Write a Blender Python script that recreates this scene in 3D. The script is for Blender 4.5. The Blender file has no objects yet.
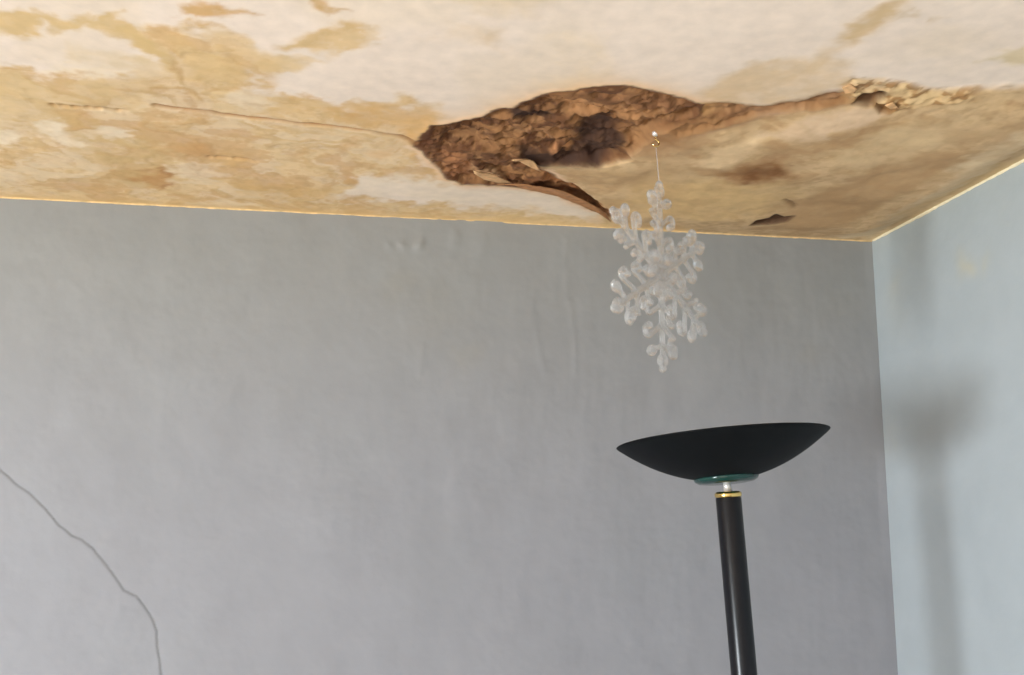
import bpy, bmesh, math
import numpy as np
from mathutils import Vector, Matrix

scene = bpy.context.scene
C = scene.collection

# ------------------------------------------------------------------ camera
CX, CY, F = 512.0, 337.5, 1000.0            # principal point and focal length, in pixels of the 1024 x 675 frame
RW = np.array([[0.98823959, 0.03273802, 0.1493678],      # camera axes (right, down, forward) in room axes
               [-0.15280222, 0.17417506, 0.97278699],
               [0.00583098, -0.98417035, 0.17712913]])
EYE = 1.70                                   # eye height above the floor
ZC = 2.35                                    # ceiling height
XL, XR, YN, YB = -3.00, 1.19, -2.30, 2.136   # left, right, near and back wall planes

cam_data = bpy.data.cameras.new('camera')
cam = bpy.data.objects.new('camera', cam_data); C.objects.link(cam)
cam_data.sensor_fit = 'HORIZONTAL'; cam_data.sensor_width = 36.0
cam_data.lens = 36.0 * F / 1024.0
cam_data.clip_start = 0.02
m = Matrix.Identity(4)
for i in range(3):
    m[i][0] = RW[i, 0]; m[i][1] = -RW[i, 1]; m[i][2] = -RW[i, 2]
m[0][3], m[1][3], m[2][3] = 0, 0, EYE
cam.matrix_world = m
scene.camera = cam

# ------------------------------------------------------------------ world: even overcast daylight, comes in through the window
world = bpy.data.worlds.new('overcast'); scene.world = world
world.use_nodes = True
bg = world.node_tree.nodes['Background']
bg.inputs['Color'].default_value = (0.870, 0.950, 1.0, 1)
bg.inputs['Strength'].default_value = 122.0
# one window in the left wall, out of the picture (y range, z range)
WY0, WY1, WZ0, WZ1 = -0.98, -0.10, 0.74, 1.64
pl = bpy.data.lights.new('window_portal', 'AREA'); pl.shape = 'RECTANGLE'
pl.size = WY1 - WY0; pl.size_y = WZ1 - WZ0; pl.cycles.is_portal = True
po = bpy.data.objects.new('window_portal', pl); C.objects.link(po)
po.location = (XL - 0.06, (WY0 + WY1) / 2, (WZ0 + WZ1) / 2)
po.rotation_euler = (math.radians(90), 0, math.radians(-90))

vs = scene.view_settings
vs.view_transform = 'Standard'; vs.look = 'None'; vs.gamma = 1.0; vs.use_curve_mapping = False
vs.exposure = 0.0

# ------------------------------------------------------------------ pixel -> place
def ray(x, y):
    return RW @ np.array([(x - CX) / F, (y - CY) / F, 1.0])
def on_ceiling(x, y):
    r = ray(x, y); return r[:2] * (ZC - EYE) / r[2]
def on_back(x, y):
    r = ray(x, y); p = r * YB / r[1]; return np.array([p[0], p[2] + EYE])
def on_right(x, y):
    r = ray(x, y); p = r * XR / r[0]; return np.array([p[1], p[2] + EYE])

# ------------------------------------------------------------------ helpers
def lin(c):
    c = np.array(c, float) / 255.0
    return np.where(c <= 0.04045, c / 12.92, ((c + 0.055) / 1.055) ** 2.4)

def hash2(ix, iy, seed):
    h = (ix.astype(np.int64) * 374761393 + iy.astype(np.int64) * 668265263 + seed * 1442695041) & 0xFFFFFFFF
    h = ((h ^ (h >> 13)) * 1274126177) & 0xFFFFFFFF
    h = (h ^ (h >> 16)) & 0xFFFFFFFF
    return h / 4294967295.0

def vnoise(x, y, seed=0):
    ix = np.floor(x); iy = np.floor(y); fx = x - ix; fy = y - iy
    fx = fx * fx * fx * (fx * (fx * 6 - 15) + 10); fy = fy * fy * fy * (fy * (fy * 6 - 15) + 10)
    a = hash2(ix, iy, seed); b = hash2(ix + 1, iy, seed); c = hash2(ix, iy + 1, seed); d = hash2(ix + 1, iy + 1, seed)
    return (a * (1 - fx) + b * fx) * (1 - fy) + (c * (1 - fx) + d * fx) * fy

def fbm(x, y, freq, octs=4, seed=0, gain=0.5):
    s = np.zeros_like(x); a = 1.0; t = 0.0
    for o in range(octs):
        s += a * vnoise(x * freq + 17.3 * o, y * freq + 9.1 * o, seed + o * 31); t += a
        a *= gain; freq *= 2.03
    return s / t                                   # 0..1, mean .5

def sstep(a, b, x):
    t = np.clip((x - a) / (b - a), 0, 1); return t * t * (3 - 2 * t)

def sdf(px, py, poly):
    """signed distance to a closed polygon, negative inside"""
    d = np.full(px.shape, 1e9); inside = np.zeros(px.shape, bool)
    n = len(poly)
    for i in range(n):
        ax, ay = poly[i]; bx, by = poly[(i + 1) % n]
        ex, ey = bx - ax, by - ay
        t = np.clip(((px - ax) * ex + (py - ay) * ey) / (ex * ex + ey * ey + 1e-12), 0, 1)
        d = np.minimum(d, np.hypot(px - ax - t * ex, py - ay - t * ey))
        cond = (ay > py) != (by > py)
        inside ^= cond & (px < ex * (py - ay) / (ey + 1e-12) + ax)
    return np.where(inside, -d, d)

def dist_line(px, py, pts):
    d = np.full(px.shape, 1e9); s = np.zeros(px.shape); L = 0.0
    for i in range(len(pts) - 1):
        ax, ay = pts[i]; bx, by = pts[i + 1]; ex, ey = bx - ax, by - ay; l = math.hypot(ex, ey)
        t = np.clip(((px - ax) * ex + (py - ay) * ey) / (l * l + 1e-12), 0, 1)
        dd = np.hypot(px - ax - t * ex, py - ay - t * ey)
        s = np.where(dd < d, L + t * l, s); d = np.minimum(d, dd); L += l
    return d, s / L

def side_of(px, py, pts):
    """+1 / -1: which side of a polyline (by its nearest segment)"""
    d = np.full(px.shape, 1e9); sd = np.zeros(px.shape)
    for i in range(len(pts) - 1):
        ax, ay = pts[i]; bx, by = pts[i + 1]; ex, ey = bx - ax, by - ay
        t = np.clip(((px - ax) * ex + (py - ay) * ey) / (ex * ex + ey * ey), 0, 1)
        dd = np.hypot(px - ax - t * ex, py - ay - t * ey)
        cr = ex * (py - ay) - ey * (px - ax)
        sd = np.where(dd < d, np.sign(cr), sd); d = np.minimum(d, dd)
    return sd

def link(name, me, mat=None, parent=None):
    o = bpy.data.objects.new(name, me); C.objects.link(o)
    if mat is not None and me is not None and not me.materials: me.materials.append(mat)
    if parent is not None: o.parent = parent
    return o

def from_bm(name, bm, mat, parent=None, smooth=False):
    me = bpy.data.meshes.new(name); bmesh.ops.recalc_face_normals(bm, faces=bm.faces); bm.to_mesh(me); bm.free()
    if smooth:
        me.polygons.foreach_set('use_smooth', [True] * len(me.polygons))
    return link(name, me, mat, parent)

def box(bm, x0, x1, y0, y1, z0, z1, bevel=0.0):
    r = bmesh.ops.create_cube(bm, size=1.0)
    for v in r['verts']:
        v.co = Vector(((x0 + x1) / 2 + v.co.x * (x1 - x0), (y0 + y1) / 2 + v.co.y * (y1 - y0), (z0 + z1) / 2 + v.co.z * (z1 - z0)))
    if bevel:
        es = list({e for v in r['verts'] for e in v.link_edges})
        bmesh.ops.bevel(bm, geom=es, offset=bevel, segments=2, affect='EDGES')

def lathe(bm, prof, seg=64, cap=False):
    """prof: list of (r, z); r == 0 makes a pole"""
    rings = []
    for r, z in prof:
        if r < 1e-6: rings.append([bm.verts.new((0, 0, z))])
        else: rings.append([bm.verts.new((r * math.cos(2 * math.pi * k / seg), r * math.sin(2 * math.pi * k / seg), z)) for k in range(seg)])
    for a, b in zip(rings[:-1], rings[1:]):
        for k in range(seg):
            k2 = (k + 1) % seg
            if len(a) == 1 and len(b) == 1: break
            if len(a) == 1: bm.faces.new((a[0], b[k2], b[k]))
            elif len(b) == 1: bm.faces.new((a[k], a[k2], b[0]))
            else: bm.faces.new((a[k], a[k2], b[k2], b[k]))

def tube(bm, pts, rad, seg=10):
    pts = [Vector(p) for p in pts]; rings = []
    n = len(pts); rads = rad if isinstance(rad, (list, tuple)) else [rad] * n
    up = None
    for i, p in enumerate(pts):
        t = (pts[min(i + 1, n - 1)] - pts[max(i - 1, 0)]).normalized()
        if up is None:
            up = Vector((0, 0, 1)) if abs(t.z) < 0.9 else Vector((1, 0, 0))
        a = t.cross(up).normalized(); b = a.cross(t).normalized(); up = b
        rings.append([bm.verts.new(p + (a * math.cos(2 * math.pi * k / seg) + b * math.sin(2 * math.pi * k / seg)) * rads[i]) for k in range(seg)])
    for a, b in zip(rings[:-1], rings[1:]):
        for k in range(seg):
            bm.faces.new((a[k], a[(k + 1) % seg], b[(k + 1) % seg], b[k]))
    bm.faces.new(rings[0]); bm.faces.new(rings[-1])

# ------------------------------------------------------------------ materials
def principled(name, col, rough=0.6, metal=0.0, **kw):
    mt = bpy.data.materials.new(name); mt.use_nodes = True
    b = mt.node_tree.nodes['Principled BSDF']
    b.inputs['Base Color'].default_value = (*col, 1); b.inputs['Roughness'].default_value = rough
    b.inputs['Metallic'].default_value = metal
    for k, v in kw.items(): b.inputs[k].default_value = v
    return mt, mt.node_tree, b

def add_mottle(nt, b, scale, amount, src=None, detail=6, bump=0.0, bump_scale=None, dist=0.002, stretch=None):
    """multiplies the base colour by fine noise and adds a fine bump"""
    N = nt.nodes; L = nt.links
    tc = N.new('ShaderNodeTexCoord'); mp = N.new('ShaderNodeMapping')
    if stretch: mp.inputs['Scale'].default_value = stretch
    L.new(tc.outputs['Object'], mp.inputs['Vector'])
    no = N.new('ShaderNodeTexNoise'); no.inputs['Scale'].default_value = scale; no.inputs['Detail'].default_value = detail
    L.new(mp.outputs['Vector'], no.inputs['Vector'])
    mr = N.new('ShaderNodeMapRange')
    mr.inputs['From Min'].default_value = 0.25; mr.inputs['From Max'].default_value = 0.75
    mr.inputs['To Min'].default_value = 1 - amount; mr.inputs['To Max'].default_value = 1 + amount
    L.new(no.outputs['Fac'], mr.inputs['Value'])
    mx = N.new('ShaderNodeVectorMath'); mx.operation = 'SCALE'
    if src is None:
        rgb = N.new('ShaderNodeRGB'); rgb.outputs[0].default_value = b.inputs['Base Color'].default_value; src = rgb.outputs[0]
    L.new(src, mx.inputs[0]); L.new(mr.outputs['Result'], mx.inputs['Scale'])
    L.new(mx.outputs['Vector'], b.inputs['Base Color'])
    if bump:
        n2 = N.new('ShaderNodeTexNoise'); n2.inputs['Scale'].default_value = bump_scale or scale * 3; n2.inputs['Detail'].default_value = 5
        L.new(mp.outputs['Vector'], n2.inputs['Vector'])
        bp = N.new('ShaderNodeBump'); bp.inputs['Strength'].default_value = bump; bp.inputs['Distance'].default_value = dist
        L.new(n2.outputs['Fac'], bp.inputs['Height']); L.new(bp.outputs['Normal'], b.inputs['Normal'])

def attr_mat(name, rough, scale, amount, bump, bump_scale, dist, stretch=None):
    mt, nt, b = principled(name, (0.5, 0.5, 0.5), rough)
    at = nt.nodes.new('ShaderNodeAttribute'); at.attribute_name = 'stain_colour'
    add_mottle(nt, b, scale, amount, at.outputs['Color'], bump=bump, bump_scale=bump_scale, dist=dist, stretch=stretch)
    return mt

M_ceil = attr_mat('stained_plaster', 0.85, 38, 0.07, 0.10, 140, 0.0008)
M_wall = attr_mat('painted_plaster_wall', 0.62, 14, 0.035, 0.30, 70, 0.0012)
WALL_SHADED = (0.263, 0.263, 0.286)  # darker than the right wall: the back wall's shade is put into its colour
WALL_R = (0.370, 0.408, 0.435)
M_plain, nt, b = principled('painted_plaster_plain', (0.50, 0.49, 0.475), 0.62); add_mottle(nt, b, 14, 0.035, bump=0.3, bump_scale=70, dist=0.0012)
M_edge, nt, b = principled('cream_filler', tuple(lin((232, 216, 182)) * 1.1), 0.8); add_mottle(nt, b, 40, 0.10, bump=0.3, bump_scale=120)
M_white, nt, b = principled('white_gloss_paint', (0.78, 0.77, 0.74), 0.35); add_mottle(nt, b, 20, 0.03)
M_floor, nt, b = principled('pale_oak_floorboard', (0.46, 0.37, 0.28), 0.45); add_mottle(nt, b, 5, 0.25, bump=0.1, stretch=(1, 12, 1))
M_black, nt, b = principled('black_lacquer', (0.004, 0.004, 0.006), 0.30, 0.0, **{'Specular IOR Level': 0.30}); add_mottle(nt, b, 60, 0.15)
M_matt, nt, b = principled('matt_black_enamel', (0.003, 0.004, 0.005), 0.60, 0.0, **{'Specular IOR Level': 0.12}); add_mottle(nt, b, 60, 0.15)
M_inner, nt, b = principled('white_enamel', (0.75, 0.75, 0.72), 0.4); add_mottle(nt, b, 30, 0.03)
M_teal, nt, b = principled('teal_glass', (0.007, 0.042, 0.036), 0.12); add_mottle(nt, b, 30, 0.08)
M_brass, nt, b = principled('polished_brass', (0.83, 0.60, 0.22), 0.18, 1.0); add_mottle(nt, b, 60, 0.06)
M_steel, nt, b = principled('pale_steel', (0.80, 0.74, 0.70), 0.30, 0.35); add_mottle(nt, b, 60, 0.04)
M_cer, nt, b = principled('white_ceramic', (0.8, 0.79, 0.75), 0.3); add_mottle(nt, b, 60, 0.03)
M_thread, nt, b = principled('clear_nylon_thread', (0.72, 0.68, 0.66), 0.25, 0.0, Alpha=0.35); add_mottle(nt, b, 60, 0.03)
M_acr, nt, b = principled('clear_acrylic', (0.96, 0.945, 0.935), 0.13, 0.0, **{'Transmission Weight': 0.80, 'IOR': 1.49, 'Alpha': 0.52, 'Specular IOR Level': 1.0}); add_mottle(nt, b, 30, 0.015)
def brown(name, c, k=1.15, rough=0.9):
    mt, nt, b = principled(name, tuple(lin(c) * k), rough); add_mottle(nt, b, 55, 0.30, bump=0.5, bump_scale=150, dist=0.002); return mt
M_paper = brown('torn_brown_lining_paper', (168, 118, 76))
M_paper2 = brown('torn_tan_lining_paper', (200, 158, 112))
M_paper3 = brown('yellowed_filler', (218, 184, 130))
# pane: clear thin glass
M_pane = bpy.data.materials.new('window_glass'); M_pane.use_nodes = True
nt = M_pane.node_tree; nt.nodes.clear()
out = nt.nodes.new('ShaderNodeOutputMaterial'); mix = nt.nodes.new('ShaderNodeMixShader'); tr = nt.nodes.new('ShaderNodeBsdfTransparent')
gl = nt.nodes.new('ShaderNodeBsdfGlossy'); gl.inputs['Roughness'].default_value = 0.02
mix.inputs[0].default_value = 0.05
nt.links.new(tr.outputs[0], mix.inputs[1]); nt.links.new(gl.outputs[0], mix.inputs[2]); nt.links.new(mix.outputs[0], out.inputs[0])

# ================================================================== CEILING
def lines(a, f0, f1, b, fine, coarse):
    """grid lines: coarse from a to f0, fine to f1, coarse to b"""
    r = []
    if f0 - a > 1e-6: r += list(np.linspace(a, f0, max(2, int((f0 - a) / coarse) + 1)))[:-1]
    r += list(np.linspace(f0, f1, int((f1 - f0) / fine) + 1))
    if b - f1 > 1e-6: r += list(np.linspace(f1, b, max(2, int((b - f1) / coarse) + 1)))[1:]
    return np.array(r)

gx = lines(XL, -0.80, XR, XR, 0.0031, 0.12)
gy = lines(YN, 1.02, YB, YB, 0.0030, 0.12)
X, Y = np.meshgrid(gx, gy, indexing='ij')
fine_mask = (X >= -0.85) & (Y >= 0.95)

# two warps bend every outline so that no edge is a straight traced line
wx = (fbm(X, Y, 9, 5, 1) - .5); wy = (fbm(X, Y, 9, 5, 2) - .5)
wx2 = (fbm(X, Y, 34, 4, 3) - .5); wy2 = (fbm(X, Y, 34, 4, 4) - .5)
NB = fbm(X, Y, 22, 5, 7); NF = fbm(X, Y, 75, 4, 9); NL = fbm(X, Y, 5, 4, 11)
NS = fbm(X * 0.85 + wx * .2, Y * 1.05 + wy * .2, 20, 5, 21)            # streaks along the wall

def pts(p): return [tuple(on_ceiling(*q)) for q in p]
def mask(p, soft=0.02, warp=0.04, warp2=0.02, grow=0.0):
    P = pts(p)
    d = sdf(X + wx * warp + wx2 * warp2, Y + wy * warp * 1.4 + wy2 * warp2, P) - grow
    return 1 - sstep(-soft, soft, d), d

K = 1.17
col = np.empty(X.shape + (3,)); col[:] = lin((224, 207, 191)) * K
def paint(mk, c, op=1.0):
    global col
    a = np.clip(mk * op, 0, 1)[..., None]
    col = col * (1 - a) + lin(c) * K * a

def stain(p, c, op, soft=0.02, warp=0.04, warp2=0.02, brk=0.0, noise=NB, rim=None):
    mk, d = mask(p, soft, warp * 1.9, warp2 * 2.4)
    brk = max(brk, .14)
    mm = mk * np.clip(1 - brk + 2 * brk * (sstep(.36, .62, noise) - .35) - brk * .8 * sstep(.5, .62, NF), 0, 1)
    paint(mm, c, op)
    if rim is not None:                            # darker tide line just inside the edge
        paint(np.exp(-((d + soft * .5) / (soft * .6)) ** 2), rim, 0.45)
    return mk

# pale foxing over the whole ceiling
paint(sstep(.52, .75, NL), (213, 194, 168), 0.35)
# --- the wash of water over the left
WASH = [(-200, 66), (20, 68), (45, 76), (58, 79), (80, 73), (112, 69), (122, 63), (138, 61), (150, 58), (150, 48), (143, 38), (160, 34), (190, 35), (215, 36), (235, 42), (262, 47),
        (300, 49), (318, 57), (300, 66), (282, 75), (268, 84), (262, 95), (275, 101), (310, 99), (338, 106), (352, 98), (390, 97), (430, 107), (425, 120), (417, 140), (430, 165),
        (440, 180), (425, 176), (400, 174), (370, 178), (350, 190), (345, 201), (400, 206), (470, 206), (520, 211), (580, 219), (615, 229), (640, 262), (300, 250), (0, 230), (-200, 220)]
wash = stain(WASH, (210, 180, 132), 0.92, 0.022, 0.05, 0.03, 0.10)
paint(wash * sstep(.44, .62, NS), (198, 164, 112), 0.62)
paint(wash * sstep(.50, .64, NB), (217, 190, 149), 0.60)
paint(wash * sstep(.54, .64, NF), (186, 146, 94), 0.30)
NW = fbm(X * .9 + wx * .3, Y + wy * .3, 10, 5, 151); paint(wash * sstep(.56, .68, NW), (188, 142, 88), 0.45); paint(wash * sstep(.42, .32, NW), (220, 198, 166), 0.6)
stain([(-200, 72), (30, 74), (60, 82), (110, 82), (150, 75), (160, 90), (120, 105), (60, 110), (-200, 112)], (202, 172, 122), 0.65, 0.04)
stain([(20, 125), (60, 140), (90, 160), (118, 182), (170, 192), (180, 165), (160, 145), (130, 120), (60, 110), (-10, 112)], (192, 160, 106), 0.62, 0.05, brk=.3)
stain([(190, 40), (230, 45), (290, 52), (300, 60), (262, 82), (255, 92), (220, 95), (190, 88), (180, 60)], (209, 176, 122), 0.60, 0.04)
stain([(55, 56), (80, 51), (110, 53), (150, 61), (130, 67), (95, 63), (65, 63)], (212, 188, 148), 0.65, 0.02)
B = [(-200, 8), (15, 9), (33, 15), (37, 9), (45, 15), (65, 18), (85, 16), (95, 15), (105, 22), (115, 14), (125, 18), (140, 28), (150, 36), (165, 44), (175, 55), (183, 75), (187, 89),
     (175, 85), (165, 75), (155, 60), (145, 46), (135, 39), (115, 37), (103, 30), (92, 25), (80, 27), (68, 34), (50, 33), (43, 23), (36, 22), (30, 32), (15, 38), (-200, 38)]
stain(B, (202, 171, 118), 0.9, 0.010, 0.02, 0.018, .12)
stain([(172, 8), (190, 2), (210, 4), (240, 5), (246, 11), (225, 15), (207, 16), (195, 21), (178, 17)], (196, 155, 99), 0.92, 0.009, 0.02, 0.018, .2)
stain([(298, -8), (318, -2), (327, 5), (345, 13), (330, 10), (323, 14), (310, 7)], (190, 152, 98), 0.9, 0.007, 0.015, 0.015, .2)
stain([(288, 40), (305, 31), (330, 26), (347, 22), (356, 28), (375, 33), (389, 40), (380, 46), (360, 52), (338, 58), (325, 55), (318, 48), (300, 44)], (208, 177, 128), 0.88, 0.012, 0.02, 0.02, .25)
stain([(290, 39), (320, 32), (350, 26), (362, 36), (330, 41)], (194, 160, 108), 0.6, 0.015, brk=.3)
stain([(440, -10), (462, 8), (500, 13), (545, 8), (580, -10)], (212, 190, 158), 0.75, 0.03, .06)
stain([(432, 30), (470, 28), (503, 33), (496, 46), (460, 50), (434, 46)], (214, 192, 164), 0.6, 0.03, .06)
stain([(474, 36), (492, 34), (500, 40), (482, 45)], (203, 175, 138), 0.5, 0.02)
stain([(568, 36), (580, 44), (594, 58), (592, 76), (575, 86), (556, 82), (582, 62)], (219, 194, 150), 0.45, 0.03)
stain([(620, -6), (650, 4), (680, -6)], (205, 178, 140), 0.5, 0.015)
# --- far right, pale top
TR = [(893, 2), (878, 5), (866, 12), (855, 20), (843, 30), (833, 42), (824, 54), (812, 58), (790, 54), (745, 60), (715, 74), (698, 96), (720, 106), (760, 104), (800, 98), (838, 90), (842, 75), (841, 60), (847, 48), (867, 35), (884, 22)]
stain(TR, (207, 180, 143), 0.9, 0.02, .04, .02, .1)
stain([(893, 2), (873, 8), (858, 19), (842, 32), (838, 42), (852, 42), (870, 31), (887, 16)], (197, 168, 126), 0.8, 0.012, .025, .02, .15)
stain([(928, 14), (950, 10), (952, 14), (932, 18)], (196, 170, 132), .6, .008, .02, .02, .3)
stain([(898, 14), (908, 10), (906, 18), (896, 20)], (200, 175, 138), .5, .006, .02, .02, .3)
stain([(1200, 30), (1024, 42), (1000, 50), (972, 60), (990, 69), (1200, 74)], (205, 184, 142), 0.8, 0.018)
# --- the sagging tan sheet on the right
SHEET = [(606, 232), (600, 208), (574, 184), (530, 160), (540, 148), (610, 146), (632, 138), (645, 118), (700, 112), (755, 113), (800, 102), (850, 94), (900, 88), (960, 90), (1000, 86), (1200, 70),
         (1200, 200), (1000, 200), (880, 262), (760, 262), (600, 250)]
sheet, sheet_d = mask(SHEET, 0.012, 0.03, 0.02)
paint(sheet, (190, 158, 115), 0.95)
paint(sheet * sstep(.44, .62, NS), (172, 136, 94), 0.6)
paint(sheet * sstep(.50, .64, NB), (208, 178, 134), 0.6)
paint(sheet * sstep(.54, .64, NF), (160, 122, 80), 0.30)
stain([(640, 172), (700, 168), (775, 172), (800, 185), (770, 206), (700, 212), (640, 206), (610, 200)], (204, 170, 116), 0.7, 0.05)
stain([(552, 168), (600, 164), (650, 158), (690, 160), (660, 176), (600, 182)], (176, 142, 100), 0.6, 0.03)
stain([(690, 157), (722, 139), (764, 127), (762, 138), (742, 149), (712, 159)], (218, 188, 146), 1.0, 0.012, .012, .01)
stain([(765, 128), (790, 116), (815, 107), (862, 104), (884, 110), (852, 119), (815, 127), (790, 130)], (199, 171, 140), 0.9, 0.014, .02, .015)
stain([(770, 134), (800, 132), (850, 122), (900, 112), (900, 117), (850, 132), (800, 142), (775, 144)], (172, 132, 88), 0.6, 0.02)
stain([(820, 150), (860, 130), (920, 118), (980, 118), (960, 132), (900, 145), (850, 162)], (204, 176, 134), 0.75, 0.035)
stain([(800, 192), (850, 166), (900, 150), (950, 138), (958, 150), (936, 166), (892, 190), (850, 215), (800, 226), (775, 216)], (170, 134, 92), 0.85, 0.022, .04, .02, .15)
stain([(830, 237), (872, 222), (905, 200), (943, 171), (962, 152), (992, 138), (1012, 122), (1030, 120), (1020, 145), (960, 182), (905, 215), (874, 237)], (207, 184, 148), 0.85, 0.018, .03, .02)
stain([(905, 205), (950, 185), (1000, 158), (1010, 165), (960, 190), (910, 212)], (196, 162, 108), 0.6, 0.02)
stain([(940, 118), (990, 112), (1060, 100), (1060, 122), (1000, 124), (960, 130)], (184, 152, 112), 0.6, 0.03)
stain([(1000, 130), (1012, 120), (1016, 128), (1005, 138)], (170, 132, 92), 0.6, 0.012)
# brown bruise
stain([(716, 163), (735, 154), (755, 150), (782, 146), (788, 158), (783, 169), (765, 173), (742, 172)], (140, 94, 48), 0.95, 0.03, .03, .02)
stain([(735, 160), (770, 154), (778, 164), (750, 169)], (104, 62, 24), 0.8, 0.025)
stain([(680, 158), (720, 158), (725, 163), (690, 163)], (165, 122, 76), 0.6, 0.012)
stain([(636, 130), (700, 122), (745, 115), (722, 134), (690, 147), (648, 154)], (158, 120, 82), 0.75, 0.03)
# brown band to the right of the hole
BAND = [(640, 96), (690, 103), (720, 102), (758, 105), (790, 100), (820, 93), (850, 90), (872, 91), (868, 98), (850, 101), (825, 104), (800, 106), (778, 110), (755, 115), (722, 123), (704, 127), (690, 129), (678, 130), (668, 128), (650, 128)]
band, band_d = mask(BAND, 0.012, .02, .02)
paint(band, (138, 96, 56), 0.95); paint(band * sstep(.5, .7, NB), (114, 72, 40), 0.6)
# --- yellow halo round the hole, the hole itself
HOLE = [(416, 143), (424, 133), (432, 125), (445, 124), (460, 120), (480, 117), (492, 113), (500, 109), (512, 107), (525, 100), (540, 95), (560, 90), (580, 86), (605, 84), (630, 85), (655, 89), (680, 97), (702, 104),
        (698, 116), (678, 123), (656, 129), (643, 140), (628, 153), (610, 159), (580, 161), (555, 163), (540, 161), (531, 164), (545, 171), (560, 179), (582, 187), (602, 201), (614, 217), (600, 213), (585, 206), (560, 197),
        (530, 190), (500, 185), (475, 184), (460, 184), (447, 179), (440, 168), (430, 158)]
hole, hole_d = mask(HOLE, 0.005, 0.012, 0.016)
halo = np.exp(-np.clip(hole_d, 0, 1) / 0.022) * (1 - hole) * (1 - sheet)
paint(halo, (214, 168, 108), 0.8)
WB = [(455, 187), (500, 189), (540, 194), (575, 204), (598, 215), (588, 219), (540, 213), (500, 209), (480, 205), (440, 204), (400, 198), (352, 193), (372, 178), (410, 172), (440, 180)]
stain(WB, (224, 207, 186), 0.92, 0.022, .03, .02)
stain([(588, 214), (603, 214), (612, 226), (592, 226)], (205, 160, 95), 0.6, 0.02)
# browns and blotches of the left
stain([(118, 173), (150, 172), (172, 168), (178, 175), (172, 181), (180, 189), (160, 191), (145, 184)], (182, 132, 78), 0.75, 0.022, .05, .03, .3)
stain([(160, 170), (174, 169), (176, 175), (166, 178)], (160, 108, 58), 0.7, 0.012)
stain([(162, 187), (176, 186), (176, 191), (164, 192)], (160, 108, 58), 0.7, 0.012)
stain([(165, 152), (185, 141), (208, 144), (207, 153), (185, 157)], (194, 146, 92), 0.75, 0.03, brk=.2)
stain([(164, 60), (177, 65), (183, 76), (185, 89), (174, 80)], (172, 128, 80), 0.8, 0.010, .02, .02, .2)
stain([(134, 92), (158, 89), (165, 93), (155, 98), (138, 97)], (182, 142, 92), 0.6, 0.012, brk=.3)
stain([(136, 126), (142, 124), (146, 130), (138, 132)], (180, 138, 88), 0.6, 0.01)
stain([(186, 92), (200, 88), (208, 96), (202, 106), (190, 108), (200, 98)], (186, 146, 92), 0.5, 0.008, .02, .02, .3)
stain([(328, 110), (360, 102), (400, 104), (432, 113), (425, 121), (380, 122), (340, 118)], (202, 158, 98), 0.75, 0.03)
stain([(392, 119), (420, 114), (432, 122), (420, 138), (400, 134)], (214, 168, 102), 0.7, 0.025)
stain([(265, 108), (300, 104), (330, 112), (300, 121), (262, 118)], (208, 170, 112), 0.6, 0.03)
stain([(344, 140), (352, 136), (357, 150), (348, 154)], (192, 148, 98), 0.6, 0.012)
stain([(372, 146), (394, 140), (398, 150), (380, 155)], (204, 160, 104), 0.5, 0.02)
stain([(345, 174), (362, 168), (366, 176), (350, 180)], (194, 148, 96), 0.55, 0.014)
stain([(205, 182), (260, 180), (330, 186), (330, 193), (250, 194)], (204, 166, 108), 0.6, 0.03, brk=.3)
stain([(200, 160), (230, 155), (262, 160), (240, 164)], (200, 162, 106), 0.5, 0.02)
for p, o_ in (([(34, 117), (50, 119), (61, 122), (62, 130), (82, 141), (73, 149), (60, 146), (50, 135), (36, 130)], .95),
              ([(95, 136), (115, 130), (133, 131), (121, 140), (105, 143)], .95), ([(-60, 122), (10, 127), (15, 134), (8, 141), (-60, 143)], .95),
              ([(232, 98), (245, 94), (266, 97), (270, 108), (250, 113), (236, 109)], .65), ([(175, 166), (195, 160), (224, 163), (227, 175), (200, 179), (180, 176)], .6),
              ([(45, 70), (85, 66), (115, 66), (108, 71), (72, 74), (55, 78)], .8), ([(205, 203), (240, 201), (250, 206), (215, 207)], .7)):
    stain(p, (226, 208, 182), o_, 0.014, .03, .025)
# yellowed edge where the ceiling meets the walls
eb = np.exp(-(YB - Y) / 0.035) * (X < 0.75); paint(eb, (226, 188, 128), 0.8)
er = np.exp(-(XR - X) / 0.014); paint(er, (226, 200, 150), 0.8)

# --- inside of the hole
NH = fbm(X + wx * .05, Y * 1.2 + wy * .05, 24, 5, 41); NH2 = fbm(X, Y, 60, 4, 43)
paint(hole, (126, 86, 50), 1.0)
paint(hole * sstep(.46, .60, NH), (96, 58, 28), 0.9)
NP = fbm(X + wx2 * .05, Y * 1.5 + wy2 * .05, 44, 4, 45); paint(hole * sstep(.54, .62, NP), (82, 48, 22), 0.8)
paint(hole * sstep(.56, .66, NH2), (162, 118, 76), 0.6)
paint(hole * sstep(.60, .40, NH2) * sstep(.5, .3, NH), (148, 104, 62), 0.6)
lipd = np.exp(-(np.clip(-hole_d, 0, 1) / 0.012) ** 2) * hole
paint(lipd * (Y < 1.75), (100, 60, 28), 0.6)  # edge shading of the recess, painted into the colour
def inh(p, c, op, soft=.012, warp=.015, warp2=.015, brk=.15):
    mk, d = mask(p, soft, warp, warp2); paint(mk * np.clip(1 - brk + 2 * brk * NH2, 0, 1), c, op); return mk
inh([(560, 106), (590, 99), (612, 102), (642, 109), (664, 121), (642, 127), (612, 116), (592, 122), (578, 128), (568, 118)], (158, 112, 70), .85)
inh([(600, 92), (640, 92), (680, 100), (690, 115), (650, 108), (610, 100)], (140, 96, 60), .7)
inh([(622, 132), (650, 126), (690, 126), (680, 134), (648, 142), (630, 150)], (146, 104, 64), .8, .02)
PITS = []
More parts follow.
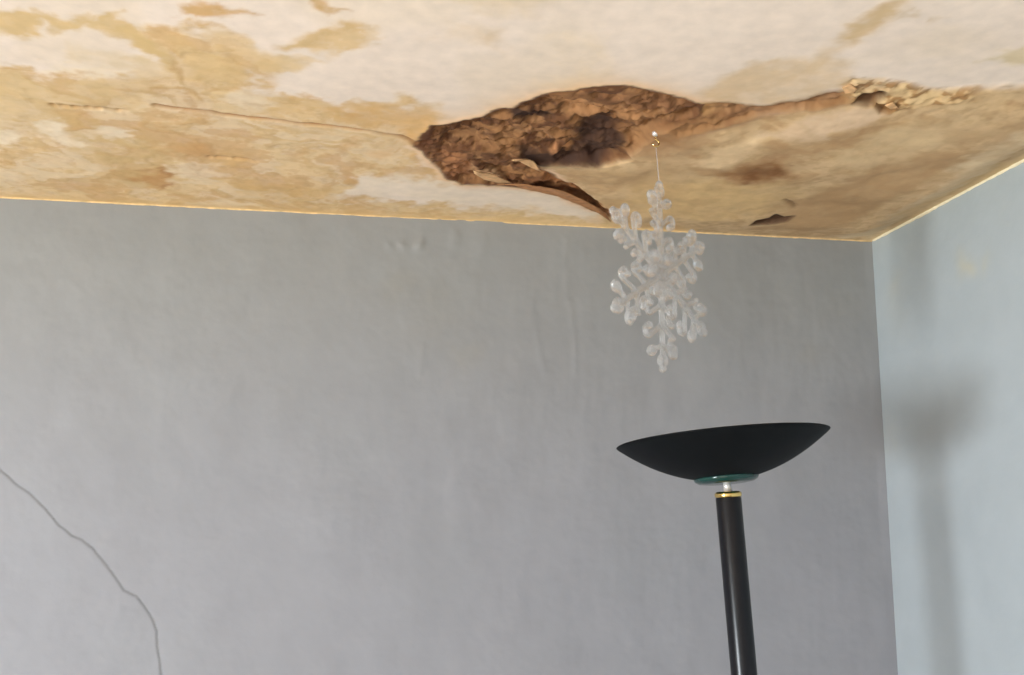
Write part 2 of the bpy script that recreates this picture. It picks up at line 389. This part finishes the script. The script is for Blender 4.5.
PITS.append(inh([(508, 110), (530, 111), (548, 116), (552, 122), (530, 123), (514, 119)], (54, 30, 16), 1.0, .008))
PITS.append(inh([(573, 132), (590, 126), (610, 119), (619, 134), (623, 151), (603, 160), (560, 164), (532, 164), (522, 150), (545, 151), (568, 151), (582, 145)], (54, 29, 14), .95, .012, .03, .03, .25))  # shade in the pocket under the sheet's edge, painted dark brown
PITS.append(inh([(414, 143), (424, 134), (434, 126), (438, 134), (432, 146), (424, 150)], (96, 56, 30), .7, .012))
inh([(474, 164), (484, 169), (500, 175), (512, 183), (490, 181), (476, 172)], (198, 156, 112), .9, .008)
inh([(440, 150), (470, 155), (474, 180), (450, 178)], (150, 98, 62), .6, .015)
inh([(545, 174), (572, 183), (602, 203), (614, 217), (598, 212), (572, 200), (540, 188), (515, 181)], (150, 100, 60), .8, .012)
inh([(564, 150), (570, 147), (573, 151), (568, 155)], (196, 142, 92), .9, .006, .004, .004)
inh([(549, 150), (556, 148), (559, 153), (552, 155)], (180, 126, 82), .8, .006, .004, .004)
# --- slit by the lamp side and the crumbled edge far right
slit, slit_d = mask([(751, 217), (758, 212), (770, 210), (776, 207), (782, 210), (794, 209), (786, 214), (770, 216)], 0.004, .006, .006, .005)
paint(slit, (74, 48, 26), 1)
CRUMB = [(838, 84), (850, 78), (870, 80), (890, 84), (930, 88), (975, 88), (975, 96), (940, 100), (905, 103), (885, 108), (868, 102), (850, 99)]
crumb, _ = mask(CRUMB, 0.012, .02, .02)
paint(crumb, (196, 162, 114), .85); NC = fbm(X, Y * .8, 95, 3, 161); paint(crumb * sstep(.50, .58, NC), (140, 98, 52), .8); paint(crumb * sstep(.47, .38, NC), (212, 182, 136), .6)
pit1, _ = mask([(855, 100), (866, 93), (881, 91), (879, 96), (868, 101)], 0.005, .008, .008, .005); paint(pit1, (84, 54, 26), 1)
pit2, _ = mask([(872, 100), (882, 99), (893, 102), (888, 107), (878, 107)], 0.006, .008, .008); paint(pit2, (120, 80, 38), .95)
# --- hairline cracks
def crack(p, w, c, op, seed):
    P = pts(p); d, s = dist_line(X + wx2 * .012 + wx * .01, Y + wy2 * .012 + wy * .01, P)
    a = np.exp(-(d / w) ** 2) * np.clip(0.35 + 1.1 * vnoise(s * 14, s * 0, seed), 0, 1); paint(a, c, op); return a
ck = crack([(55, 107), (90, 108), (122, 111)], .006, (170, 128, 78), .9, 5)
ck2 = crack([(156, 106), (178, 110), (215, 115), (262, 121), (330, 127), (372, 132), (400, 137), (418, 144)], .006, (160, 112, 66), .95, 6)
ck3 = crack([(785, 192), (793, 195), (798, 201)], .005, (120, 92, 62), .8, 8)
ck4 = crack([(210, 157), (256, 161)], .006, (180, 138, 90), .7, 9)

# --- relief of the ceiling: h > 0 is up into the ceiling, h < 0 hangs down
h = (fbm(X, Y, 3, 3, 61) - .5) * 0.008 + (fbm(X, Y, 12, 3, 63) - .5) * 0.0010
inner = lambda d: 1 - sstep(-.004, .004, d + .008)
holeg = inner(hole_d); bandg = inner(band_d); slitg = inner(slit_d - .004)
NR = np.abs(fbm(X + wx * .06, Y * 1.5 + wy * .06, 15, 5, 141, .6) - .5) * 2          # ridges: torn layers of old paper
NT = np.floor(fbm(X + wx2 * .04, Y * 1.3 + wy2 * .04, 13, 3, 143) * 12) / 12             # terraces
h += holeg * np.clip(0.009 + (NT - .5) * 0.040 + (NR - .3) * 0.010 + (NH2 - .5) * 0.014, -.002, .018)
for p_ in PITS: h += p_ * holeg * 0.003
h -= np.exp(-(np.clip(hole_d, 0, 1) / 0.010) ** 2) * (1 - hole) * (1 - sheet) * 0.0012          # swollen lip
edge = sstep(0, .16, YB - Y) * sstep(0, .10, XR - X)
h -= sheet * edge * (1 - hole) * (0.006 + 0.012 * sstep(0, .12, -sheet_d) + (fbm(X, Y, 8, 3, 71) - .5) * 0.010)
h += bandg * (1 - hole) * (0.005 + (NH2 - .5) * 0.014)
h += slitg * 0.012 + pit1 ** 3 * 0.012 + pit2 ** 3 * 0.008 + crumb * (NH2 - .5) * 0.010
h += (ck + ck2 + ck4) * 0.004 + ck3 * .005
h -= wash * np.clip(NS - .5, 0, 1) * 0.003
fade = np.clip((YB - Y) / 0.03, 0, 1) * np.clip((XR - X) / 0.03, 0, 1)
h = np.where(fine_mask, h * fade, (h * 0.2) * fade)
h = np.clip(h, -.04, 0.075)

def grid_mesh(name, P, colr, mat, flip=False, extra=None):
    nx, ny = P.shape[:2]; V = P.reshape(-1, 3)
    i = np.arange(nx - 1)[:, None] * ny + np.arange(ny - 1)[None, :]
    q = np.stack([i, i + ny, i + ny + 1, i + 1], -1).reshape(-1, 4)
    if flip: q = q[:, ::-1]
    nq0 = len(q)
    cl = np.concatenate([colr.reshape(-1, 3), np.ones((len(V), 1))], 1)
    if extra is not None:                          # a plain box that gives the slab its thickness
        x0, x1, y0, y1, z0, z1 = extra; n = len(V)
        bv = np.array([(x, y, z) for z in (z0, z1) for y in (y0, y1) for x in (x0, x1)])
        bf = np.array([(0, 2, 3, 1), (4, 5, 7, 6), (0, 1, 5, 4), (2, 6, 7, 3), (0, 4, 6, 2), (1, 3, 7, 5)]) + n
        V = np.concatenate([V, bv]); q = np.concatenate([q, bf]); cl = np.concatenate([cl, np.tile(np.array([[*colr.reshape(-1, 3).mean(0), 1]]), (8, 1))])
    me = bpy.data.meshes.new(name)
    me.vertices.add(len(V)); me.vertices.foreach_set('co', V.astype(np.float32).ravel())
    me.loops.add(q.size); me.loops.foreach_set('vertex_index', q.astype(np.int32).ravel())
    me.polygons.add(len(q)); me.polygons.foreach_set('loop_start', (np.arange(len(q)) * 4).astype(np.int32))
    sm = np.zeros(len(q), bool); sm[:nq0] = True
    me.polygons.foreach_set('use_smooth', sm)
    me.update(calc_edges=True)
    at = me.attributes.new('stain_colour', 'FLOAT_COLOR', 'POINT'); at.data.foreach_set('color', cl.astype(np.float32).ravel())
    me.materials.append(mat)
    return me

Pc = np.stack([X, Y, ZC + h], -1)
ceiling = link('ceiling', grid_mesh('ceiling', Pc, np.clip(col, 0, .95), M_ceil, True, (XL - .12, XR + .2, YN - .12, YB + .2, ZC + .09, ZC + .2)))
def setting(o, label, cat):
    o['kind'] = 'structure'; o['label'] = label; o['category'] = cat
setting(ceiling, 'water-stained cream plaster ceiling with a broken brown hole', 'ceiling')
def ceil_z(x, y):
    return ZC + float(h[np.argmin(abs(gx - x)), np.argmin(abs(gy - y))])

# torn paper and lifted flakes that hang from the ceiling (parts of it)
def flake(name, p, mat, hinge, drop, thick=0.0010, curl=1.6, lift=0.0, seed=0):
    """thin curled sheet: outline p in pixels on the ceiling, edge `hinge` stays up, the far side drops"""
    P = [np.array(on_ceiling(*q)) for q in p]
    H = [np.array(on_ceiling(*q)) for q in hinge]
    poly = []
    rng = np.random.default_rng(seed)
    for i in range(len(P)):                        # ragged outline
        a, b_ = P[i], P[(i + 1) % len(P)]
        n = max(1, int(np.linalg.norm(b_ - a) / 0.012))
        for k in range(n):
            poly.append(a + (b_ - a) * k / n + (rng.random(2) - .5) * 0.003)
    cen = np.mean(poly, 0)
    rings = [[cen + (q - cen) * s for q in poly] for s in (1.0, .72, .42)] + [[cen]]
    dmax = max(float(dist_line(np.array([q[0]]), np.array([q[1]]), H)[0][0]) for q in poly)
    bm = bmesh.new(); vr = []
    for r in rings:
        row = []
        for q in r:
            d = float(dist_line(np.array([q[0]]), np.array([q[1]]), H)[0][0]) / dmax
            z = ceil_z(*q)
            z = min(z, ZC) - 0.0015 - lift - drop * d ** curl + (rng.random() - .5) * 0.002
            row.append(bm.verts.new((q[0], q[1], z)))
        vr.append(row)
    n = len(poly)
    for a, b_ in zip(vr[:-1], vr[1:]):
        for k in range(n):
            if len(b_) == 1: bm.faces.new((a[k], a[(k + 1) % n], b_[0]))
            else: bm.faces.new((a[k], a[(k + 1) % n], b_[(k + 1) % n], b_[k]))
    low = {v: bm.verts.new(v.co - Vector((0, 0, thick))) for row in vr for v in row}      # the underside, then the cut edge
    for f in list(bm.faces): bm.faces.new([low[v] for v in reversed(f.verts)])
    o_ = vr[0]
    for k in range(n): bm.faces.new((o_[k], low[o_[k]], low[o_[(k + 1) % n]], o_[(k + 1) % n]))
    o = from_bm(name, bm, mat, ceiling, True)
    return o
f1 = flake('torn_paper_strip', [(505, 177), (535, 181), (562, 187), (585, 197), (600, 207), (611, 217), (598, 212), (575, 202), (548, 192), (520, 187)], M_paper,
           [(520, 187), (548, 192), (575, 202), (598, 212)], 0.012, seed=1); f1['label'] = 'long brown strip of torn lining paper'
f2 = flake('torn_paper_flap', [(512, 149), (524, 151), (534, 157), (540, 165), (541, 171), (530, 166), (520, 160)], M_paper2, [(541, 171), (530, 166), (520, 160)], 0.020, seed=2)
f3 = flake('torn_paper_flap', [(474, 163), (484, 168), (498, 174), (512, 182), (498, 182), (484, 178), (475, 171)], M_paper2, [(512, 182), (498, 182), (484, 178)], 0.014, seed=3)
f5 = flake('paint_flake', [(842, 86), (850, 83), (858, 86), (854, 90), (846, 90)], M_paper2, [(842, 86), (850, 83)], 0.003, seed=5)
f6 = flake('paint_flake', [(884, 98), (892, 96), (898, 99), (890, 102)], M_paper2, [(884, 98), (892, 96)], 0.003, seed=6)

# ================================================================== WALLS
wc = lin((0, 0, 0))
gx2 = lines(XL, -0.74, XR, XR, 0.0040, 0.12)
gx2 = np.unique(np.round(np.concatenate([gx2[(gx2 < -.74) | (gx2 > -.28)], np.arange(-.74, -.279, .0022)]), 5))
gz2 = np.unique(np.round(np.concatenate([lines(0.0, 1.28, ZC + .02, ZC + .02, .0042, .12), np.arange(1.36, 1.84, .0022)]), 5))
GX, GZ = np.meshgrid(gx2, gz2, indexing='ij')
wq = np.empty(GX.shape + (3,)); wq[:] = WALL_SHADED
def wpaint(mk, c, op):
    global wq
    a = np.clip(mk * op, 0, 1)[..., None]; wq = wq * (1 - a) + np.array(c) * a
n1 = fbm(GX, GZ, 5, 4, 81); n2 = fbm(GX, GZ, 20, 4, 83)
u1 = (fbm(GX, GZ, 16, 4, 85) - .5); u2 = (fbm(GX, GZ, 16, 4, 86) - .5)
TAN = (0.29, 0.25, 0.19)
for (px_, py_, r_, o_) in ((402, 281, .045, .35), (440, 300, .05, .22), (462, 356, .03, .25), (810, 352, .03, .3), (430, 320, .07, .15), (790, 300, .07, .12), (840, 300, .05, .15), (735, 290, .05, .10)):
    c_ = on_back(px_, py_)
    wpaint(np.exp(-(((GX + u1 * .06 - c_[0]) / r_) ** 2 + ((GZ + u2 * .06 - c_[1]) / r_) ** 2)) * (.4 + 1.2 * n2), TAN, o_)
wpaint(sstep(.45, .8, n1), (0.252, 0.256, 0.274), .4)
wpaint(np.exp(-((ZC - GZ) / .42) ** 2), (0.272, 0.268, 0.246), .75)      # warm bounce light from the ceiling, painted into the wall colour
# relief: y < YB comes towards the room
hy = (fbm(GX, GZ, 3.5, 3, 91) - .5) * .008 + (fbm(GX, GZ, 18, 3, 93) - .5) * .0022
hy += (fbm(GX * 5, GZ, 6, 3, 95) - .5) * .0012 * sstep(-.2, .6, GX)
CR = [tuple(on_back(*q)) for q in ((-40, 445), (0, 470), (14, 482), (30, 493), (45, 507), (60, 524), (72, 535), (82, 539), (92, 547), (104, 561), (116, 577), (124, 589), (136, 595), (144, 606), (152, 620), (157, 633), (158, 650), (160, 665), (161, 690), (166, 730), (180, 790))]
cd, cs = dist_line(GX + u1 * .008, GZ + u2 * .008, CR)
sd_ = side_of(GX + u1 * .008, GZ + u2 * .008, CR)
hy += np.exp(-(cd / .0026) ** 2) * .0009
hy += sd_ * np.exp(-cd / .030) * .0005                          # the lower plaster has lifted a little along the crack
wpaint(np.exp(-(cd / .0034) ** 2), (0.15, 0.152, 0.16), .5)
for (px_, py_, r_, a_) in ((418, 248, .010, .004), (404, 246, .008, .003), (390, 245, .007, .002), (478, 246, .02, .002), (452, 240, .012, .002)):
    c_ = on_back(px_, py_); hy -= a_ * np.exp(-(((GX + u1 * .03 - c_[0]) / r_) ** 2 + ((GZ + u2 * .03 - c_[1]) / (r_ * 1.5)) ** 2))
for (p0, p1, a_) in (((536, 330), (542, 372), .0008), ((572, 300), (577, 370), .0009), ((425, 345), (420, 375), .0007), ((565, 240), (570, 300), .0006)):
    d_, s_ = dist_line(GX + u1 * .02, GZ + u2 * .02, [tuple(on_back(*p0)), tuple(on_back(*p1))]); hy -= a_ * np.exp(-(d_ / .007) ** 2)
hy *= np.clip((XR - GX) / .02, 0, 1)
Pw = np.stack([GX, YB + hy, GZ], -1)
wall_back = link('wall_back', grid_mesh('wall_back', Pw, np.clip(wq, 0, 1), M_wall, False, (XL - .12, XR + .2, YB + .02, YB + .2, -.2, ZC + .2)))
setting(wall_back, 'grey-blue painted back wall, shade darkened into its colour, with a curved crack in the plaster', 'wall')

gy3 = lines(YN, 1.30, YB, YB, .005, .12); gz3 = lines(0, 1.28, ZC + .02, ZC + .02, .005, .12)
RY, RZ = np.meshgrid(gy3, gz3, indexing='ij')
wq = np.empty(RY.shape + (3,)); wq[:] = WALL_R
n2 = fbm(RY, RZ, 22, 4, 103); u1 = fbm(RY, RZ, 16, 4, 105) - .5; u2 = fbm(RY, RZ, 16, 4, 106) - .5
for (px_, py_, r_, o_, c__) in ((966, 266, .022, .75, (0.50, 0.45, 0.31)), (985, 262, .02, .3, (0.46, 0.43, 0.32)), (893, 283, .03, .3, (0.46, 0.43, 0.35)), (888, 440, .05, .25, (0.44, 0.42, 0.37)), (895, 300, .05, .2, (0.43, 0.41, 0.35))):
    c_ = on_right(px_, py_)
    wpaint(np.exp(-(((RY + u1 * .05 - c_[0]) / r_) ** 2 + ((RZ + u2 * .05 - c_[1]) / r_) ** 2)) * (.4 + 1.2 * n2), c__, o_)
wpaint(np.exp(-(ZC - RZ) / .22), (0.38, 0.41, 0.39), .6)  # ceiling's bounce light painted into the top of the wall
hx = (fbm(RY, RZ, 3.5, 3, 111) - .5) * .006 + (fbm(RY, RZ, 18, 3, 113) - .5) * .0016
hx *= np.clip((YB - RY) / .02, 0, 1)
Pr = np.stack([XR + hx, RY, RZ], -1)
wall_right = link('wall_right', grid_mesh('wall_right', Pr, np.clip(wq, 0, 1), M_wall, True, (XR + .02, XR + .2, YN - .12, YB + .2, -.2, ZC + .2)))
setting(wall_right, 'pale blue painted wall meeting the back wall in the corner', 'wall')

WT = .045
bm = bmesh.new()                                   # left wall around its window opening
box(bm, XL - WT, XL, YN - WT, WY0, -.2, ZC + .2); box(bm, XL - WT, XL, WY1, YB + .02, -.2, ZC + .2)
box(bm, XL - WT, XL, WY0, WY1, -.2, WZ0); box(bm, XL - WT, XL, WY0, WY1, WZ1, ZC + .2)
setting(from_bm('wall_left', bm, M_plain), 'painted wall with a tall window, out of the picture on the left', 'wall')
bm = bmesh.new(); box(bm, XL, XR + .02, YN - WT, YN, -.2, ZC + .2)
setting(from_bm('wall_front', bm, M_plain), 'plain painted wall behind the viewer', 'wall')
bm = bmesh.new(); box(bm, XL - .12, XR + .2, YN - .12, YB + .2, -.2, 0.0)
setting(from_bm('floor', bm, M_floor), 'pale wooden floor', 'floor')

def baseboard(name, x0, x1, y0, y1):
    bm = bmesh.new(); box(bm, x0, x1, y0, y1, 0, .10, .004); setting(from_bm(name, bm, M_white), 'white painted skirting board', 'baseboard')
baseboard('baseboard_back', XL, XR - .016, YB - .022, YB - .006); baseboard('baseboard_right', XR - .021, XR - .005, YN, YB - .006)
baseboard('baseboard_left', XL, XL + .016, YN + .017, YB - .023); baseboard('baseboard_front', XL, XR - .022, YN, YN + .016)

# thin bead of cream filler where ceiling and walls meet
def bead(name, p0, p1, inward, r=.0040, mat=None):
    bm = bmesh.new(); n = 160; rng = np.random.default_rng(len(name) + int(abs(p0[0]) * 10)); rows = []
    for k in range(n + 1):
        t = k / n; x = p0[0] + (p1[0] - p0[0]) * t; y = p0[1] + (p1[1] - p0[1]) * t
        rr = r * (0.75 + .5 * rng.random())
        row = [bm.verts.new((x, y, ZC + .012))]
        row.append(bm.verts.new((x - inward[0] * .004, y - inward[1] * .004, ZC - rr)))
        for a in (0, 30, 60, 90):
            c_, s_ = math.cos(math.radians(a)), math.sin(math.radians(a))
            row.append(bm.verts.new((x + inward[0] * rr * s_ * 1.0, y + inward[1] * rr * s_, ZC - rr * c_)))
        row.append(bm.verts.new((x + inward[0] * rr, y + inward[1] * rr, ZC + .012)))
        rows.append(row)
    for a, b_ in zip(rows[:-1], rows[1:]):
        for k in range(len(a)): bm.faces.new((a[k], a[(k + 1) % len(a)], b_[(k + 1) % len(a)], b_[k]))
    bm.faces.new(rows[0]); bm.faces.new(rows[-1])
    o = from_bm(name, bm, mat or M_edge); setting(o, 'cream filler bead along the top of the wall', 'trim'); return o
bead('trim_1', (-1.0, YB), (XR, YB), (0, -1), .0022, M_paper3); bead('trim_2', (XR, .6), (XR, YB - .008), (-1, 0))

# window (out of frame, the room's daylight); built in (u, d, z) and turned into place
def window(name, label, u0, u1, place):
    def b(nm, parts, mat, parent=None, bev=0):
        bm = bmesh.new()
        for (a0, a1, d0, d1, z0, z1) in parts: box(bm, a0, a1, d0, d1, z0, z1, bev)
        for v in bm.verts: v.co = Vector(place(v.co.x, v.co.y, v.co.z))
        return from_bm(nm, bm, mat, parent)
    fw = .035
    w = b(name, [(u0, u0 + fw, .004, .034, WZ0, WZ1), (u1 - fw, u1, .004, .034, WZ0, WZ1), (u0 + fw, u1 - fw, .004, .034, WZ0, WZ0 + fw), (u0 + fw, u1 - fw, .004, .034, WZ1 - fw, WZ1)], M_white)
    setting(w, label, 'window')
    b('pane', [(u0 + fw, u1 - fw, .017, .021, WZ0 + fw, WZ1 - fw)], M_pane, w)
    b('window_sill', [(u0 - .03, u1 + .03, -.04, -.001, WZ0 - .03, WZ0)], M_white, w, .004)
window('window_1', 'tall white framed window in the left wall, out of the picture', WY0, WY1, lambda u, d, z: (XL - d, u, z))

# ================================================================== FLOOR LAMP
YL = 1.62                                          # how far the lamp stands
def at_y(x, y, yy): r = ray(x, y); p = r * yy / r[1]; return Vector((p[0], p[1], p[2] + EYE))
p_top = at_y(728.3, 497, YL); p_low = at_y(744.2, 675, YL)
axis = (p_top - p_low).normalized()                # the lamp leans a little to the left
p_base = p_low - axis * ((p_low.z - 0.028) / axis.z)
lamp = bpy.data.objects.new('floor_lamp', None); C.objects.link(lamp)
lamp.location = (p_base.x, p_base.y, 0)
lamp['label'] = 'black uplighter floor lamp with wide dish shade and brass collar, in the corner'; lamp['category'] = 'floor lamp'
def frame(zaxis, origin):
    z = zaxis.normalized(); x = Vector((1, 0, 0)); x = (x - z * x.dot(z)).normalized(); y = z.cross(x)
    mm = Matrix.Identity(4)
    for i in range(3): mm[i][0] = x[i]; mm[i][1] = y[i]; mm[i][2] = z[i]; mm[i][3] = origin[i]
    return mm
def lamp_part(name, prof, mat, mtx, seg=64, label=None, parent=lamp):
    bm = bmesh.new(); lathe(bm, prof, seg); bmesh.ops.transform(bm, matrix=Matrix.Translation(-lamp.location) @ mtx, verts=bm.verts)
    o = from_bm(name, bm, mat, parent, True)
    if label: o['label'] = label
    return o
SC = 0.00148                                       # metres per pixel at the lamp
Lp = (p_top - p_base).length
A = frame(axis, p_base)
lamp_part('base', [(0, 0), (.135, 0), (.140, .004), (.140, .016), (.132, .024), (.06, .030), (.03, .034), (0, .034)], M_black, Matrix.Translation((p_base.x, p_base.y, 0)))
S = YL / 1.45; RP = .0190 * S
lamp_part('pole', [(0, -.01), (RP, -.01), (RP, Lp - .002), (RP - .001, Lp), (0, Lp)], M_black, A, 48)
lamp_part('collar', [(0, Lp), (RP + .0005, Lp), (RP + .0012, Lp + .002), (RP + .0012, Lp + .006), (RP - .001, Lp + .0085), (RP * .8, Lp + .0095), (0, Lp + .0095)], M_brass, A, 48, 'polished brass collar')
# the dish sits tilted on its neck
cr_ = Vector(RW[:, 0]); cd_ = Vector(RW[:, 1]); cf_ = Vector(RW[:, 2])
RB = 0.1585
rim_c = at_y(721.5, 440.0, YL)
slope = math.radians(7.0)
dax = (-cd_ * math.cos(slope) - cr_ * math.sin(slope))            # dish axis within the image plane
nod = math.radians(6.0)                                           # leaning away so that the underside shows
view = Vector(ray(722, 437)).normalized()
dax = (dax - view * dax.dot(view)).normalized()
dax = (dax * math.cos(nod) + view * math.sin(nod)).normalized()
DB = .0630
D = frame(dax, rim_c - dax * DB * S) @ Matrix.Scale(S, 4)                   # origin at the dish's lowest point
prof = []
N_ = 22
for k in range(N_ + 1):
    t = k / N_; r = .030 + (RB - .030) * t
    z = DB * (0.03 + 0.97 * ((r / RB) ** 2.05)); prof.append((r, z))
outer = [(0, .001), (.02, .001)] + prof + [(RB + .0005, DB + .001)]
inner = [(r - .002, z + .0022) for r, z in reversed(prof)]
shade = lamp_part('shade', outer + [(RB - .0015, DB + .002)], M_matt, D, 96, 'shallow matt black dish shade')
lamp_part('shade_lining', [(RB - .0015, DB + .002)] + inner + [(0, .004)], M_inner, D, 96, 'white inside of the dish', shade)
lamp_part('shade_foot', [(0, -.0025), (.030, -.0025), (.041, -.001), (.0465, .0022), (.0485, .006), (.046, .009), (0, .007)], M_teal, D, 64, 'dark teal glass foot under the dish', shade)
bm = bmesh.new()
n0 = p_top + axis * .011; n1_ = rim_c - dax * (DB + .0015) * S
tube(bm, [n0, n0.lerp(n1_, .5), n1_], [.0068, .0060, .0060], 20); bmesh.ops.transform(bm, matrix=Matrix.Translation(-lamp.location), verts=bm.verts)
from_bm('neck', bm, M_steel, lamp, True)
bm = bmesh.new()
q0 = D @ Vector((-.04, 0, .028)); q1 = D @ Vector((.04, 0, .028)); tube(bm, [q0, q1], .006, 16)
tube(bm, [D @ Vector((-.04, 0, .003)), q0], .004, 10); tube(bm, [D @ Vector((.04, 0, .003)), q1], .004, 10)
bmesh.ops.transform(bm, matrix=Matrix.Translation(-lamp.location), verts=bm.verts)
from_bm('halogen_tube', bm, M_cer, shade, True)

# ================================================================== HANGING ACRYLIC SNOWFLAKE
hx_, hy_ = on_ceiling(655.5, 130)
hz = ceil_z(hx_, hy_)
hook = bpy.data.objects.new('ceiling_hook', None); C.objects.link(hook); hook.location = (hx_, hy_, hz)
hook['label'] = 'small pale metal hook screwed into the damaged ceiling'; hook['category'] = 'hook'
bm = bmesh.new(); lathe(bm, [(0, .004), (.0058, .004), (.0058, -.0005), (.0045, -.002), (.003, -.003), (0, -.003)], 24); from_bm('rose', bm, M_steel, hook, True)
bm = bmesh.new()
hp = [(0, 0, -.004), (0, 0, -.010)] + [(.006 * math.sin(a), 0, -.016 + .006 * math.cos(a)) for a in np.linspace(0.0, 4.6, 14)]
tube(bm, hp, .0013, 8); from_bm('hook_wire', bm, M_brass, hook, True)

centre = at_y(661.0, 275.0, hy_)                   # the flake hangs straight below the hook
RA = 0.0930 * (Vector(ray(660, 275)) * hy_ / ray(660, 275)[1]).length * 1.0 / math.sqrt(1 + .15 ** 2 + .06 ** 2)
flk = bpy.data.objects.new('snowflake_ornament', None); C.objects.link(flk)
flk.location = centre
flk['label'] = 'clear acrylic snowflake ornament hanging on a thread from the ceiling'; flk['category'] = 'ornament'
psi = math.radians(49)
fh = Vector((cf_.x, cf_.y, 0)).normalized(); rh = Vector((cr_.x, cr_.y, 0)).normalized()
uax = rh * math.cos(psi) + fh * math.sin(psi); zax = Vector((0, 0, 1)); nax = uax.cross(zax)

def blob(bm, c, r, sq=(1, 1, 1), rot=0.0):
    mtx = Matrix.Translation(c) @ Matrix.Rotation(rot, 4, 'Y') @ Matrix.Diagonal((r * sq[0], r * sq[1], r * sq[2], 1))
    bmesh.ops.create_icosphere(bm, subdivisions=3, radius=1.0, matrix=mtx)
def make_arm():
    """one arm, along +z of its own plane (x, z), thickness along y"""
    bm = bmesh.new(); R_ = RA
    tube(bm, [(0, 0, .05 * R_), (0, 0, .45 * R_), (0, 0, .9 * R_)], [.0066, .0056, .0046], 10)
    for zc, ln, rr, an, curl in ((.20, .13, .0080, 62, 0), (.40, .21, .0064, 58, 1), (.62, .25, .0072, 56, 1), (.84, .19, .0080, 66, 0)):
        for s in (-1, 1):
            a = math.radians(an); dx, dz = math.sin(a) * s, math.cos(a)
            p0 = Vector((0, 0, zc * R_ - .012)); p2 = p0 + Vector((dx * ln * R_, .003 * s, dz * ln * R_))
            tube(bm, [p0, (p0 + p2) / 2, p2], [.0052, .0044, .0048], 8)
            if curl:                                # the branch ends in a curl, open towards the stem
                c = p2 + Vector((-dz * s, 0, dx * s)) * .0085 * s * -1
                a0 = math.atan2((p2 - c).z, (p2 - c).x)
                arc = [c + Vector((math.cos(a0 + s * -t), 0, math.sin(a0 + s * -t))) * .0088 for t in np.linspace(0, 4.0, 12)]
                tube(bm, arc, [.0050] * 11 + [.0058], 8); blob(bm, arc[-1], rr, (1, .85, 1))
            else:
                blob(bm, p2, rr * 1.25, (.95, .78, 1.3), a * s)
    ring = [(math.sin(a) * .0088, 0, .90 * R_ + .006 - math.cos(a) * .0088) for a in np.linspace(0, 2 * math.pi, 13)]
    tube(bm, ring, .0048, 8)
    blob(bm, (0, 0, .90 * R_ + .017), .0072, (1.1, .85, 1.1))
    me = bpy.data.meshes.new('arm_raw'); bm.to_mesh(me); bm.free()
    o = bpy.data.objects.new('arm_raw', me); C.objects.link(o)
    md = o.modifiers.new('melt', 'REMESH'); md.mode = 'VOXEL'; md.voxel_size = .0013; md.use_smooth_shade = True
    ms = o.modifiers.new('soften', 'SMOOTH'); ms.factor = .5; ms.iterations = 6
    dg = bpy.context.evaluated_depsgraph_get(); dg.update()
    out_ = bpy.data.meshes.new_from_object(o.evaluated_get(dg)); out_.name = 'arm'
    bpy.data.objects.remove(o); bpy.data.meshes.remove(me)
    return out_
arm_me = make_arm(); arm_me.materials.append(M_acr)
basis = Matrix.Identity(4)
for i in range(3): basis[i][0] = uax[i]; basis[i][1] = -nax[i]; basis[i][2] = zax[i]
for k in range(6):
    a_ = link('arm', arm_me, None, flk)
    a_.matrix_local = basis @ Matrix.Rotation(math.radians(60 * k), 4, 'Y')
bm = bmesh.new(); blob(bm, (0, 0, 0), .0135, (1, .55, 1))
for k in range(6):
    a = math.radians(60 * k + 30); blob(bm, (math.sin(a) * .016, 0, math.cos(a) * .016), .0065, (1, .8, 1))
bmesh.ops.transform(bm, matrix=basis, verts=bm.verts)
from_bm('hub', bm, M_acr, flk, True)
top = centre + zax * (.90 * RA + .026)
hang = Vector((hx_, hy_, hz - .022))
bm = bmesh.new(); tube(bm, [top - centre - Vector((0, 0, .006)), (top - centre).lerp(hang - centre, .5), hang - centre], .0007, 6)
t_ = from_bm('thread', bm, M_thread, flk, True); t_['label'] = 'fine clear thread'
